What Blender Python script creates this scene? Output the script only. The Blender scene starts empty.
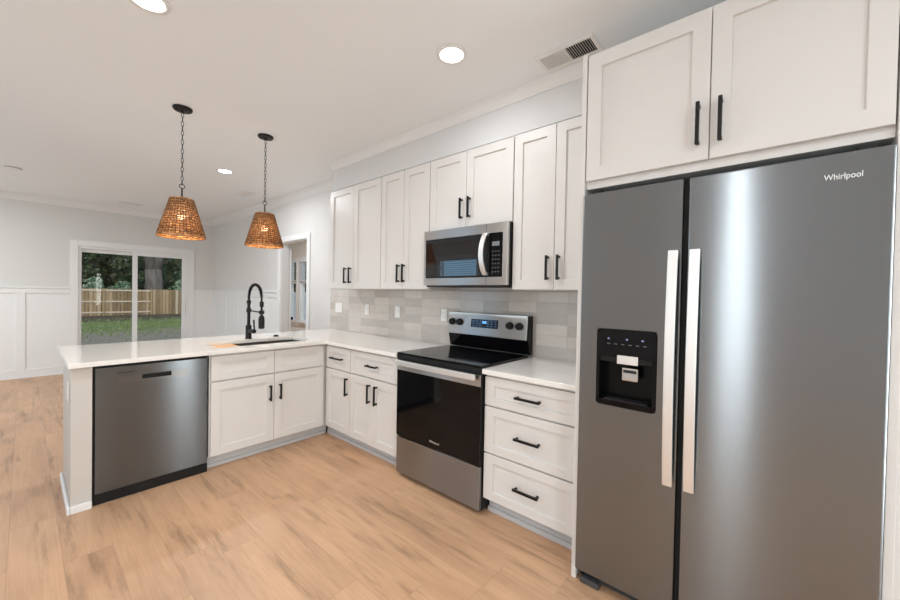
import bpy, bmesh, math, random
from mathutils import Vector, Matrix
random.seed(7)
S = bpy.context.scene
COL = S.collection

# ------------------------------------------------------------------ camera
CAM = Vector((-2.496, -3.146, 1.3657)); YAW, PIT, ROL, FPX = .861, .014, .0185, 366.29
d = Vector((math.sin(YAW)*math.cos(PIT), math.cos(YAW)*math.cos(PIT), -math.sin(PIT)))
r = Vector((math.cos(YAW), -math.sin(YAW), 0)); u = r.cross(d)
r2 = r*math.cos(ROL)+u*math.sin(ROL); u2 = -r*math.sin(ROL)+u*math.cos(ROL)
cd = bpy.data.cameras.new('camera'); cam = bpy.data.objects.new('camera', cd); COL.objects.link(cam)
m = Matrix.Identity(4)
for i in range(3):
    m[i][0], m[i][1], m[i][2], m[i][3] = r2[i], u2[i], -d[i], CAM[i]
cam.matrix_world = m
cd.sensor_fit = 'HORIZONTAL'; cd.sensor_width = 36; cd.lens = FPX*36/900; cd.clip_start = .02; cd.clip_end = 300
S.camera = cam

# ------------------------------------------------------------------ world, exposure
w = bpy.data.worlds.new('world'); S.world = w; w.use_nodes = True
nt = w.node_tree; nt.nodes.clear()
sky = nt.nodes.new('ShaderNodeTexSky'); sky.sky_type = 'NISHITA'; sky.sun_disc = False
sky.sun_elevation = math.radians(38); sky.sun_rotation = math.radians(200); sky.air_density = 1.0; sky.dust_density = 2.5; sky.ozone_density = 1.5
bg = nt.nodes.new('ShaderNodeBackground'); bg.inputs['Strength'].default_value = .27
wo = nt.nodes.new('ShaderNodeOutputWorld')
nt.links.new(sky.outputs[0], bg.inputs[0]); nt.links.new(bg.outputs[0], wo.inputs[0])
S.view_settings.view_transform = 'Standard'; S.view_settings.look = 'None'
S.view_settings.gamma = 1; S.view_settings.use_curve_mapping = False
S.view_settings.exposure = 0.03
S.cycles.max_bounces = 10; S.cycles.diffuse_bounces = 6; S.cycles.glossy_bounces = 5
S.cycles.transparent_max_bounces = 12; S.cycles.use_denoising = True; S.cycles.sample_clamp_indirect = 8
LAMP_W = 8.0            # recessed downlights
LAMP_C = (.93, .967, 1.0)
PEND_W = 6.0
DAY_C = (.80, .91, 1.0)
def daylight_fill(loc, direction, sx, sz, watts, col=DAY_C):
    """area lamp added as room fill just outside the glass of one window opening"""
    ld = bpy.data.lights.new('window_daylight_fill', 'AREA'); ld.shape = 'RECTANGLE'; ld.size = sx; ld.size_y = sz; ld.energy = watts; ld.color = col
    lo = bpy.data.objects.new('window_daylight_fill', ld); COL.objects.link(lo); lo.location = loc
    lo.rotation_euler = Vector(direction).to_track_quat('-Z', 'Y').to_euler()
daylight_fill((-4.45, -2.89, 1.20), (1,0,0), .33, 1.88, 12, (.96, .97, 1.0))     # left wall, beside the camera
daylight_fill((-4.45, -.20, 1.45), (1,0,0), 1.38, 1.38, 13)     # left wall, middle: unseen window added for fill light
daylight_fill((-4.45, 1.825, 1.50), (1,0,0), 1.03, 1.28, 13, (.30, .62, 1.0))    # left wall, the blinds
daylight_fill((-2.85, -5.05, 1.07), (0,1,0), 1.78, 2.08, 30)    # back wall: unseen glass door added for fill light
daylight_fill((-4.45, 3.75, 1.30), (1,0,0), 1.58, 1.68, 15)    # left wall: unseen window added to brighten the dining end
daylight_fill((-.58, -5.05, 1.20), (0,1,0), .42, 1.88, 30, (.96, .97, 1.0))      # back wall narrow window

# ------------------------------------------------------------------ materials
def mat(name, col=(.8,.8,.8), rough=.5, metal=0., spec=.5, emit=None, estr=0., **kw):
    M = bpy.data.materials.new(name); M.use_nodes = True
    b = M.node_tree.nodes['Principled BSDF']
    b.inputs['Base Color'].default_value = (*col, 1); b.inputs['Roughness'].default_value = rough
    b.inputs['Metallic'].default_value = metal; b.inputs['Specular IOR Level'].default_value = spec
    if emit:
        b.inputs['Emission Color'].default_value = (*emit, 1); b.inputs['Emission Strength'].default_value = estr
    for k, v in kw.items(): b.inputs[k.replace('_', ' ')].default_value = v
    return M
def N(M, t): return M.node_tree.nodes.new(t)
def LK(M, a, b): M.node_tree.links.new(a, b)
def BS(M): return M.node_tree.nodes['Principled BSDF']
def math_n(M, op, a, b=None):
    n = N(M, 'ShaderNodeMath'); n.operation = op
    for i, v in enumerate((a, b)):
        if v is None: continue
        if isinstance(v, (int, float)): n.inputs[i].default_value = v
        else: LK(M, v, n.inputs[i])
    return n.outputs[0]
def ramp(M, fac, stops):
    n = N(M, 'ShaderNodeValToRGB'); e = n.color_ramp.elements
    while len(e) < len(stops): e.new(.5)
    for i, (p, c) in enumerate(stops): e[i].position = p; e[i].color = (*c, 1)
    LK(M, fac, n.inputs[0]); return n.outputs[0]
def noise(M, vec, scale, detail=3, rough=.55):
    n = N(M, 'ShaderNodeTexNoise'); n.inputs['Scale'].default_value = scale
    n.inputs['Detail'].default_value = detail; n.inputs['Roughness'].default_value = rough
    if vec is not None: LK(M, vec, n.inputs['Vector'])
    return n.outputs['Fac']
def pos(M): return N(M, 'ShaderNodeNewGeometry').outputs['Position']
def mapping(M, vec, sc=(1,1,1), loc=(0,0,0)):
    n = N(M, 'ShaderNodeMapping'); n.inputs['Scale'].default_value = sc; n.inputs['Location'].default_value = loc
    LK(M, vec, n.inputs['Vector']); return n.outputs[0]
def bump(M, h, strength=.2, dist=.002):
    n = N(M, 'ShaderNodeBump'); n.inputs['Strength'].default_value = strength; n.inputs['Distance'].default_value = dist
    LK(M, h, n.inputs['Height']); LK(M, n.outputs[0], BS(M).inputs['Normal'])
def mixc(M, fac, a, b, blend='MIX'):
    n = N(M, 'ShaderNodeMix'); n.data_type = 'RGBA'; n.blend_type = blend
    for i, v in ((0, fac), (6, a), (7, b)):
        if isinstance(v, (int, float)): n.inputs[i].default_value = v
        elif isinstance(v, tuple): n.inputs[i].default_value = (*v, 1)
        else: LK(M, v, n.inputs[i])
    return n.outputs[2]

def paint(name, col, rough=.55, s=160):
    M = mat(name, col, rough, spec=.35); bump(M, noise(M, pos(M), s, 2), .05, .001); return M
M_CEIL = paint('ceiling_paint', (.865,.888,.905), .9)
M_WALL = paint('wall_paint', (.69,.68,.665), .75)
M_TRIM = paint('trim_paint', (.80,.805,.805), .4, 60)
M_CAB = paint('cabinet_paint', (.71,.69,.67), .38, 90)
M_TOE = paint('toe_kick_shaded_white', (.55,.555,.57), .5, 90)  # plain white boards in shade; the shade is put into this grey
M_BLACK = mat('matte_black_metal', (.007,.007,.0075), .42, spec=.3)
M_BLACKP = mat('black_plastic', (.007,.007,.0075), .45, spec=.3)
M_GLASSB = mat('black_ceramic_glass', (.003,.003,.004), .06, spec=.25)
M_PLATE = mat('white_plastic', (.82,.81,.79), .35)
M_ALU = mat('bright_satin_metal', (.80,.80,.80), .40, .75)
M_CHROME = mat('chrome', (.75,.75,.75), .12, 1.)
M_DARK = mat('dark_cavity', (.02,.02,.02), .8)
M_BULB = mat('bulb_glow', (1,.8,.5), .3, emit=(1,.78,.5), estr=7)
M_LED = mat('led_diffuser', (1,1,1), .4, emit=(1,.95,.88), estr=12)
M_SCREEN = mat('lit_display', (.01,.02,.05), .1, emit=(.15,.45,1.), estr=1.2)
M_ICON = mat('lit_icon', (.1,.1,.2), .2, emit=(.45,.6,1.), estr=.35)
M_MARK = mat('printed_marking', (.16,.16,.17), .4)
def steel(name, col, rough, an=.75):
    M = mat(name, col, rough, 1.)
    BS(M).inputs['Anisotropic'].default_value = an; BS(M).inputs['Anisotropic Rotation'].default_value = .25
    t = N(M, 'ShaderNodeTangent'); t.direction_type = 'RADIAL'; t.axis = 'Z'
    LK(M, t.outputs[0], BS(M).inputs['Tangent'])
    n = noise(M, mapping(M, pos(M), (4, 4, 700)), 1.0, 2)
    c = mixc(M, n, tuple(x*.97 for x in col), tuple(min(1, x*1.03) for x in col)); LK(M, c, BS(M).inputs['Base Color'])
    return M
M_STEEL = steel('brushed_stainless_steel', (.34,.33,.32), .34, 1.)
M_STEELP = steel('stainless_steel_lit_tone', (.56,.545,.53), .34, 1.)  # lightened steel, reflection on the tilted control panel put into its colour
M_FRIDGE = steel('dark_brushed_stainless_steel', (.235,.252,.268), .24, 1.)
M_STEELL = mat('light_satin_steel', (.84,.835,.82), .36, .8)

# quartz
M_QUARTZ = mat('white_quartz', (.86,.84,.81), .055, spec=.55)
c = ramp(M_QUARTZ, noise(M_QUARTZ, pos(M_QUARTZ), 260, 2), [(.35,(.81,.79,.76)), (.65,(.88,.86,.83))])
LK(M_QUARTZ, c, BS(M_QUARTZ).inputs['Base Color'])

# vinyl plank floor, planks along y
def floor_mat():
    M = mat('oak_vinyl_plank', (.5,.35,.23), .42, spec=.4)
    sp = N(M, 'ShaderNodeSeparateXYZ'); LK(M, pos(M), sp.inputs[0])
    PW, PL = .182, 1.22
    fx = math_n(M, 'DIVIDE', sp.outputs[0], PW); row = math_n(M, 'FLOOR', fx)
    wn = N(M, 'ShaderNodeTexWhiteNoise'); wn.noise_dimensions = '1D'; LK(M, row, wn.inputs['W'])
    fy = math_n(M, 'ADD', math_n(M, 'DIVIDE', sp.outputs[1], PL), math_n(M, 'MULTIPLY', wn.outputs['Value'], 7.3))
    cel = math_n(M, 'FLOOR', fy)
    cb = N(M, 'ShaderNodeCombineXYZ'); LK(M, row, cb.inputs[0]); LK(M, cel, cb.inputs[1])
    w2 = N(M, 'ShaderNodeTexWhiteNoise'); w2.noise_dimensions = '3D'; LK(M, cb.outputs[0], w2.inputs['Vector'])
    off = N(M, 'ShaderNodeVectorMath'); off.operation = 'MULTIPLY_ADD'
    LK(M, w2.outputs['Color'], off.inputs[0]); off.inputs[1].default_value = (9, 9, 9); LK(M, pos(M), off.inputs[2])
    grain = noise(M, mapping(M, off.outputs[0], (8, .9, 1)), 1.7, 6, .66)
    fine = noise(M, mapping(M, off.outputs[0], (110, 3.0, 1)), 1.0, 4, .6)
    broad = noise(M, mapping(M, off.outputs[0], (2.6, .8, 1)), 1.5, 4, .6)
    base = ramp(M, broad, [(.22,(.38,.24,.155)), (.40,(.55,.335,.203)), (.58,(.615,.38,.23)), (.80,(.69,.45,.285))])
    base = mixc(M, 1.0, base, ramp(M, grain, [(.28,(.52,.51,.50)), (.46,(.94,.935,.93)), (.62,(1,1,1)), (.85,(1.06,1.06,1.06))]), 'MULTIPLY')
    base = mixc(M, .5, base, ramp(M, fine, [(.3,(.83,.82,.80)), (.6,(1.04,1.04,1.04))]), 'MULTIPLY')
    base = mixc(M, 1.0, base, ramp(M, w2.outputs['Value'], [(0,(.95,.945,.94)), (1,(1.03,1.03,1.02))]), 'MULTIPLY')
    # seams
    ex = math_n(M, 'ABSOLUTE', math_n(M, 'SUBTRACT', math_n(M, 'FRACT', fx), .5))
    ey = math_n(M, 'ABSOLUTE', math_n(M, 'SUBTRACT', math_n(M, 'FRACT', fy), .5))
    sx = math_n(M, 'GREATER_THAN', ex, .5-.0011/PW); sy = math_n(M, 'GREATER_THAN', ey, .5-.0014/PL)
    seam = math_n(M, 'MAXIMUM', sx, sy)
    base = mixc(M, math_n(M, 'MULTIPLY', seam, .34), base, (.20,.13,.08))
    LK(M, base, BS(M).inputs['Base Color'])
    bump(M, math_n(M, 'SUBTRACT', fine, math_n(M, 'MULTIPLY', seam, 2.)), .10, .0012)
    return M
M_FLOOR = floor_mat()

# stacked glazed tile on the run wall (coordinates y, z)
def tile_mat():
    M = mat('glazed_tile', (.6,.56,.52), .16, spec=.5)
    sp = N(M, 'ShaderNodeSeparateXYZ'); LK(M, pos(M), sp.inputs[0])
    W, H = .2415, .0797
    fy = math_n(M, 'DIVIDE', math_n(M, 'ADD', sp.outputs[1], 1.86), W)
    fz = math_n(M, 'DIVIDE', math_n(M, 'SUBTRACT', sp.outputs[2], .9255), H)
    cb = N(M, 'ShaderNodeCombineXYZ'); LK(M, math_n(M, 'FLOOR', fy), cb.inputs[0]); LK(M, math_n(M, 'FLOOR', fz), cb.inputs[1])
    wn = N(M, 'ShaderNodeTexWhiteNoise'); LK(M, cb.outputs[0], wn.inputs['Vector'])
    base = ramp(M, wn.outputs['Value'], [(0,(.47,.43,.395)), (.3,(.51,.47,.435)), (.6,(.58,.535,.495)), (1,(.65,.605,.56))])
    cloud = noise(M, mapping(M, pos(M), (1, 9, 26)), 1.0, 3)
    base = mixc(M, .6, base, ramp(M, cloud, [(.3,(.92,.92,.92)), (.7,(1.05,1.05,1.05))]), 'MULTIPLY')
    ey = math_n(M, 'ABSOLUTE', math_n(M, 'SUBTRACT', math_n(M, 'FRACT', fy), .5))
    ez = math_n(M, 'ABSOLUTE', math_n(M, 'SUBTRACT', math_n(M, 'FRACT', fz), .5))
    g = math_n(M, 'MAXIMUM', math_n(M, 'GREATER_THAN', ey, .5-.0014/W), math_n(M, 'GREATER_THAN', ez, .5-.0014/H))
    base = mixc(M, g, base, (.42,.39,.36)); LK(M, base, BS(M).inputs['Base Color'])
    LK(M, math_n(M, 'ADD', math_n(M, 'MULTIPLY', g, .6), .16), BS(M).inputs['Roughness'])
    wob = noise(M, mapping(M, pos(M), (1, 12, 20)), 1.0, 2)
    bump(M, math_n(M, 'SUBTRACT', wob, math_n(M, 'MULTIPLY', g, .8)), .35, .0022)
    return M
M_TILE = tile_mat()

def wood(name, a, b, sc=(3,40,40), rough=.5):
    M = mat(name, a, rough); n = noise(M, mapping(M, pos(M), sc), 1., 4)
    LK(M, ramp(M, n, [(.3,a), (.7,b)]), BS(M).inputs['Base Color']); return M
M_BOARD = wood('cutting_board_wood', (.62,.33,.14), (.74,.44,.22))
def board_mat():
    M = mat('fence_board_pine', (.4,.3,.2), .85, spec=.1)
    oi = N(M, 'ShaderNodeObjectInfo'); c = ramp(M, oi.outputs['Random'], [(0,(.17,.125,.07)), (.4,(.26,.195,.12)), (.8,(.34,.265,.17)), (1,(.40,.36,.29))])
    n = noise(M, mapping(M, pos(M), (14,14,1.2)), 1., 4); c = mixc(M, 1., c, ramp(M, n, [(.3,(.8,.78,.75)), (.7,(1.1,1.1,1.1))]), 'MULTIPLY')
    LK(M, c, BS(M).inputs['Base Color']); return M
M_FBOARD = board_mat()
M_FPALE = mat('fence_pale_grey', (.50,.53,.56), .8)
M_FRAIL = mat('fence_rail_weathered', (.42,.375,.31), .85)
M_FENCE = wood('fence_pine', (.40,.30,.19), (.58,.46,.31), (14,14,1.2), .8)
M_FENCEP = wood('fence_post_pine', (.20,.15,.08), (.30,.23,.13), (14,14,1.2), .8)
M_BARK = wood('bark', (.05,.045,.04), (.13,.12,.11), (9,9,1.2), .95)

def leaf_mat(name, stops):
    M = mat(name, (.05,.1,.03), .5); n = noise(M, pos(M), 2.3, 4)
    LK(M, ramp(M, n, stops), BS(M).inputs['Base Color']); return M
M_LEAF = leaf_mat('leaf_green', [(.32,(.014,.032,.016)), (.5,(.035,.07,.028)), (.60,(.07,.10,.04)), (.70,(.22,.12,.05))])
M_LEAFB = leaf_mat('leaf_green_highlights', [(.35,(.04,.10,.06)), (.52,(.16,.27,.15)), (.68,(.50,.60,.50))])  # palest tones paint the highlights of lit leaves into the colour
def lawn_mat():
    M = mat('lawn_soil', (.1,.15,.05), .95, spec=.1)
    p = pos(M)
    g = ramp(M, noise(M, p, 22, 4), [(.3,(.09,.12,.045)), (.55,(.17,.22,.09)), (.75,(.27,.30,.15))])
    litter = ramp(M, noise(M, p, 14, 5, .8), [(.35,(.10,.08,.06)), (.52,(.30,.25,.20)), (.7,(.52,.46,.40))])
    sp = N(M, 'ShaderNodeSeparateXYZ'); LK(M, p, sp.inputs[0])
    nz = noise(M, p, .9, 4, .7)
    yy = math_n(M, 'ADD', sp.outputs[1], math_n(M, 'MULTIPLY', math_n(M, 'SUBTRACT', nz, .5), 7.))
    near = N(M, 'ShaderNodeMapRange'); LK(M, yy, near.inputs[0]); near.inputs[1].default_value = 15.8; near.inputs[2].default_value = 18.0; near.inputs[3].default_value = .78; near.inputs[4].default_value = 0
    far = N(M, 'ShaderNodeMapRange'); LK(M, yy, far.inputs[0]); far.inputs[1].default_value = 22.3; far.inputs[2].default_value = 24.6; far.inputs[3].default_value = 0; far.inputs[4].default_value = .93
    base = mixc(M, near.outputs[0], g, litter)
    base = mixc(M, far.outputs[0], base, ramp(M, noise(M, p, 9, 4), [(.3,(.04,.032,.024)), (.7,(.12,.095,.07))]))
    LK(M, base, BS(M).inputs['Base Color']); return M
M_LAWN = lawn_mat()
def glass_mat():
    M = bpy.data.materials.new('window_glass'); M.use_nodes = True; t = M.node_tree; t.nodes.clear()
    o = t.nodes.new('ShaderNodeOutputMaterial'); mx = t.nodes.new('ShaderNodeMixShader')
    tr = t.nodes.new('ShaderNodeBsdfTransparent'); gl = t.nodes.new('ShaderNodeBsdfGlossy'); gl.inputs['Roughness'].default_value = .02
    tr.inputs[0].default_value = (.96,.98,.97,1)
    lw = t.nodes.new('ShaderNodeLayerWeight'); pw = t.nodes.new('ShaderNodeMath'); pw.operation = 'POWER'; pw.inputs[1].default_value = 5
    ma = t.nodes.new('ShaderNodeMath'); ma.operation = 'MULTIPLY_ADD'; ma.inputs[1].default_value = .5; ma.inputs[2].default_value = .012
    t.links.new(lw.outputs['Facing'], pw.inputs[0]); t.links.new(pw.outputs[0], ma.inputs[0])
    t.links.new(ma.outputs[0], mx.inputs[0]); t.links.new(tr.outputs[0], mx.inputs[1]); t.links.new(gl.outputs[0], mx.inputs[2]); t.links.new(mx.outputs[0], o.inputs[0])
    return M
M_GLASS = glass_mat()
def rattan_mat():
    M = mat('woven_rattan', (.36,.18,.06), .55)
    n = noise(M, mapping(M, N(M, 'ShaderNodeTexCoord').outputs['Object'], (38,38,60)), 1., 4)
    c = ramp(M, n, [(.32,(.20,.085,.028)), (.48,(.50,.25,.09)), (.66,(.82,.50,.23))])
    LK(M, c, BS(M).inputs['Base Color'])
    t = M.node_tree; tl = t.nodes.new('ShaderNodeBsdfTranslucent'); mx = t.nodes.new('ShaderNodeMixShader'); mx.inputs[0].default_value = .35
    LK(M, c, tl.inputs[0]); LK(M, BS(M).outputs[0], mx.inputs[1]); LK(M, tl.outputs[0], mx.inputs[2])
    LK(M, mx.outputs[0], t.nodes['Material Output'].inputs['Surface'])
    return M
M_RATTAN = rattan_mat()

M_CANE_GAP = mat('cane_and_gap_shadow', (.16,.068,.022), .6)  # for the stakes, and for rings painted as shadow in weave gaps

# ------------------------------------------------------------------ mesh helpers
def new(): return bmesh.new()
def box(bm, x0, x1, y0, y1, z0, z1):
    a, b = sorted((x0, x1)); c_, e = sorted((y0, y1)); f, g = sorted((z0, z1))
    v = [bm.verts.new(p) for p in ((a,c_,f),(b,c_,f),(b,e,f),(a,e,f),(a,c_,g),(b,c_,g),(b,e,g),(a,e,g))]
    for q in ((3,2,1,0),(4,5,6,7),(0,1,5,4),(1,2,6,5),(2,3,7,6),(3,0,4,7)): bm.faces.new([v[i] for i in q])
    return v
def tube(bm, pts, rad, seg=10, closed=False, caps=True):
    pts = [Vector(p) for p in pts]; n = len(pts); rings = []; prev = None
    for i, p in enumerate(pts):
        if closed: t = pts[(i+1) % n]-pts[i-1]
        else: t = pts[min(i+1, n-1)]-pts[max(i-1, 0)]
        t.normalize()
        if prev is None: a = t.orthogonal().normalized()
        else:
            a = prev-t*prev.dot(t)
            a = a.normalized() if a.length > 1e-6 else t.orthogonal().normalized()
        prev = a; b = t.cross(a)
        rr = rad[i] if isinstance(rad, (list, tuple)) else rad
        rings.append([bm.verts.new(p+(a*math.cos(k*2*math.pi/seg)+b*math.sin(k*2*math.pi/seg))*rr) for k in range(seg)])
    for i in range(n if closed else n-1):
        A, B = rings[i], rings[(i+1) % n]
        for k in range(seg): bm.faces.new((A[k], A[(k+1) % seg], B[(k+1) % seg], B[k]))
    if caps and not closed:
        bm.faces.new(rings[0][::-1]); bm.faces.new(rings[-1])
def cyl(bm, p0, p1, rad, seg=20): tube(bm, [p0, p1], rad, seg)
def lathe(bm, prof, seg=36, axis=(0,0,0), cap0=True, cap1=True):
    rings = []
    for rr, z in prof:
        rings.append([bm.verts.new((axis[0]+rr*math.cos(k*2*math.pi/seg), axis[1]+rr*math.sin(k*2*math.pi/seg), axis[2]+z)) for k in range(seg)])
    for A, B in zip(rings, rings[1:]):
        for k in range(seg): bm.faces.new((A[k], A[(k+1) % seg], B[(k+1) % seg], B[k]))
    if cap0: bm.faces.new(rings[0][::-1])
    if cap1: bm.faces.new(rings[-1])
def sweep_rect(bm, pts, wdir, half_w, half_t):
    """flat bar: centre line pts, width along wdir, thickness across."""
    W = Vector(wdir).normalized(); rings = []
    pts = [Vector(p) for p in pts]
    for i, p in enumerate(pts):
        t = (pts[min(i+1, len(pts)-1)]-pts[max(i-1, 0)]).normalized(); nn = t.cross(W).normalized()
        rings.append([bm.verts.new(p+W*sx*half_w+nn*sy*half_t) for sx, sy in ((-1,-1),(1,-1),(1,1),(-1,1))])
    for A, B in zip(rings, rings[1:]):
        for k in range(4): bm.faces.new((A[k], A[(k+1) % 4], B[(k+1) % 4], B[k]))
    bm.faces.new(rings[0][::-1]); bm.faces.new(rings[-1])
def cells(bm, xs, ys, inside, z0, z1):
    vt, vb = {}, {}
    def V(dct, i, j, z):
        if (i, j) not in dct: dct[(i, j)] = bm.verts.new((xs[i], ys[j], z))
        return dct[(i, j)]
    nx, ny = len(xs)-1, len(ys)-1
    ins = lambda i, j: 0 <= i < nx and 0 <= j < ny and inside((xs[i]+xs[i+1])/2, (ys[j]+ys[j+1])/2)
    for i in range(nx):
        for j in range(ny):
            if not ins(i, j): continue
            q = ((i,j),(i+1,j),(i+1,j+1),(i,j+1))
            bm.faces.new([V(vt,a,b,z1) for a, b in q]); bm.faces.new([V(vb,a,b,z0) for a, b in q[::-1]])
            for (a, b), (ni, nj) in (((0,1),(i,j-1)),((1,2),(i+1,j)),((2,3),(i,j+1)),((3,0),(i-1,j))):
                if not ins(ni, nj):
                    p, q2 = q[a], q[b]
                    bm.faces.new((V(vb,*p,z0), V(vb,*q2,z0), V(vt,*q2,z1), V(vt,*p,z1)))
def shaker(bm, x0, x1, z0, z1, rx, rz=None, th=.02, rec=.012, y=0.):
    """door slab in local xz plane, front at y (towards -y)."""
    rz = rz or rx; s = .002
    o = [(x0,z0),(x1,z0),(x1,z1),(x0,z1)]; i1 = [(x0+rx,z0+rz),(x1-rx,z0+rz),(x1-rx,z1-rz),(x0+rx,z1-rz)]
    i2 = [(x0+rx+s,z0+rz+s),(x1-rx-s,z0+rz+s),(x1-rx-s,z1-rz-s),(x0+rx+s,z1-rz-s)]
    e = .0015
    o2 = [(x0+e,z0+e),(x1-e,z0+e),(x1-e,z1-e),(x0+e,z1-e)]
    R = lambda P, yy: [bm.verts.new((a, yy, b)) for a, b in P]
    back, side, fr, in1, in2 = R(o, y+th), R(o, y+e), R(o2, y), R(i1, y), R(i2, y+rec)
    for A, B in ((back,side),(side,fr),(fr,in1),(in1,in2)):
        for k in range(4): bm.faces.new((A[k], A[(k+1)%4], B[(k+1)%4], B[k]))
    bm.faces.new(in2); bm.faces.new(back[::-1])
def pull(bm, p0, p1, out, w_=.0135):
    """bar pull: square bar from p0 to p1 standing `out` (vector) off the face."""
    p0, p1, out = Vector(p0), Vector(p1), Vector(out); L = (p1-p0).normalized()
    side = L.cross(out.normalized())
    sweep_rect(bm, [p0-L*.004+out, p1+L*.004+out], side, w_/2, w_/2)
    for p in (p0+L*.008, p1-L*.008): sweep_rect(bm, [p, p+out], side, w_/2, w_/2)

def link(name, bm, material, parent=None, loc=None, bevel=0., smooth=False, seg=2):
    bmesh.ops.recalc_face_normals(bm, faces=bm.faces[:])
    me = bpy.data.meshes.new(name); bm.to_mesh(me); bm.free()
    if material: me.materials.append(material)
    if smooth:
        for p in me.polygons: p.use_smooth = True
    o = bpy.data.objects.new(name, me); COL.objects.link(o)
    if parent: o.parent = parent
    if loc: o.location = loc
    if bevel:
        b = o.modifiers.new('bevel', 'BEVEL'); b.width = bevel; b.segments = seg; b.limit_method = 'ANGLE'; b.angle_limit = math.radians(40)
    if smooth == 'auto':
        md = o.modifiers.new('wn', 'WEIGHTED_NORMAL')
    return o
def tag(o, label, cat, group=None):
    o['label'] = label; o['category'] = cat
    if group: o['group'] = group
    return o
def thing(name, label, cat, loc=(0,0,0), rz=0., group=None):
    o = bpy.data.objects.new(name, None); COL.objects.link(o); o.location = loc; o.rotation_euler = (0,0,rz)
    o.empty_display_size = .05
    return tag(o, label, cat, group)
def link_pieces(name, bm, material, parent=None, bevel=0.):
    bmesh.ops.recalc_face_normals(bm, faces=bm.faces[:]); left = set(bm.verts); out = []
    while left:
        st = [left.pop()]; isl = list(st)
        while st:
            for e in st.pop().link_edges:
                for q in e.verts:
                    if q in left: left.remove(q); st.append(q); isl.append(q)
        ids = set(isl); nb = new(); mp = {q: nb.verts.new(q.co) for q in sorted(isl, key=lambda q: q.index)}
        for f in bm.faces:
            if f.verts[0] in ids: nb.faces.new([mp[q] for q in f.verts])
        out.append(link(name, nb, material, parent, bevel=bevel))
    bm.free(); return out
def struct(name, bm, material, bevel=0.):
    o = link(name, bm, material, bevel=bevel); o['kind'] = 'structure'; return o
def copy_tree(o, loc, label, group=None, parent=None):
    c_ = o.copy(); COL.objects.link(c_)
    if parent is None:
        c_.location = loc; c_['label'] = label
        if group: c_['group'] = group
    else: c_.parent = parent
    for ch in o.children: copy_tree(ch, None, None, None, c_)
    return c_
def bx(*a):
    bm = new(); box(bm, *a); return bm
def text_mesh(name, body, size, material, parent, matrix, depth=.0008):
    cu = bpy.data.curves.new(name, 'FONT'); cu.body = body; cu.size = size; cu.extrude = depth; cu.align_x = 'CENTER'; cu.align_y = 'CENTER'
    t = bpy.data.objects.new(name+'_curve', cu); COL.objects.link(t)
    dg = bpy.context.evaluated_depsgraph_get(); me = bpy.data.meshes.new_from_object(t.evaluated_get(dg))
    bpy.data.objects.remove(t); bpy.data.curves.remove(cu)
    me.transform(matrix); me.materials.clear(); me.materials.append(material)
    o = bpy.data.objects.new(name, me); COL.objects.link(o); o.parent = parent
    return o

# ------------------------------------------------------------------ room shell
CEIL, YF, XL, YB = 2.745, 5.265, -4.3, -4.9
T = .12
struct('floor', bx(XL-T, 2.4, YB-T, 7.4, -.12, 0), M_FLOOR)
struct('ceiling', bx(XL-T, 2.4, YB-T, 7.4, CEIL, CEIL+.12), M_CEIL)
def wall_holes(name, axis, c0, c1, lo, hi, holes, material, z1=CEIL):
    """wall slab spanning c0..c1 across its axis, running lo..hi, with rectangular holes (a,b,za,zb)."""
    bm = new()
    us = sorted({lo, hi, *[h[0] for h in holes], *[h[1] for h in holes]}); zs = sorted({0, z1, *[h[2] for h in holes], *[h[3] for h in holes]})
    ins = lambda a, z: not any(h[0] < a < h[1] and h[2] < z < h[3] for h in holes)
    cells(bm, us, zs, ins, c0, c1)
    for v in bm.verts:
        a, z, c_ = v.co
        v.co = (c_, a, z) if axis == 'x' else (a, c_, z)
    return struct(name, bm, material)
DOOR_X = (-1.925, -.44); DOOR_Z = 2.045
DW_Y = (1.54, 2.33); DW_Z = 2.095
wall_holes('wall_far', 'y', YF, YF+T, XL-T, T, [(DOOR_X[0], DOOR_X[1], 0, DOOR_Z)], M_WALL)
wall_holes('wall_right', 'x', 0, T, YB, YF, [(DW_Y[0], DW_Y[1], 0, DW_Z)], M_WALL)
LW = [(1.30, 2.35, .85, 2.15), (-3.06, -2.72, .25, 2.15), (-.90, .50, .75, 2.15), (2.95, 4.55, .45, 2.15)]  # last two are unseen windows added to carry fill light
wall_holes('wall_left', 'x', XL-T, XL, YB, YF, LW, M_WALL)
BW = [(-.80, -.36, .25, 2.15), (-3.75, -1.95, .02, 2.12)]  # the wide glass door is unseen, added to carry fill light
wall_holes('wall_back', 'y', YB-T, YB, XL-T, T, BW, M_WALL)

# crown mouldings: profile (out from wall, down from ceiling)
def crown(name, p0, p1, nrm, k=1.):
    prof = [(0,-.095),(.008,-.095),(.012,-.085),(.028,-.070),(.050,-.035),(.068,-.018),(.078,-.012),(.082,0),(0,0)]
    bm = new(); p0, p1, nrm = Vector(p0), Vector(p1), Vector(nrm)
    A, B = [[bm.verts.new(p+nrm*o*k+Vector((0,0,z*k-.0005))) for o, z in prof] for p in (p0, p1)]
    for k in range(len(prof)): bm.faces.new((A[k], A[(k+1) % len(prof)], B[(k+1) % len(prof)], B[k]))
    bm.faces.new(A[::-1]); bm.faces.new(B)
    return struct(name, bm, M_TRIM)
SOF_X, SOF_Y = -.322, .43
crown('trim_crown_far', (XL, YF, CEIL), (0, YF, CEIL), (0,-1,0))
crown('trim_crown_right', (0, YF, CEIL), (0, SOF_Y+.001, CEIL), (-1,0,0))
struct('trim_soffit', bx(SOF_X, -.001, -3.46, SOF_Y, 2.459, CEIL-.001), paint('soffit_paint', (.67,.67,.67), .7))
crown('trim_crown_soffit', (SOF_X, SOF_Y, CEIL), (SOF_X, -3.46, CEIL), (-1,0,0), .68)
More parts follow.
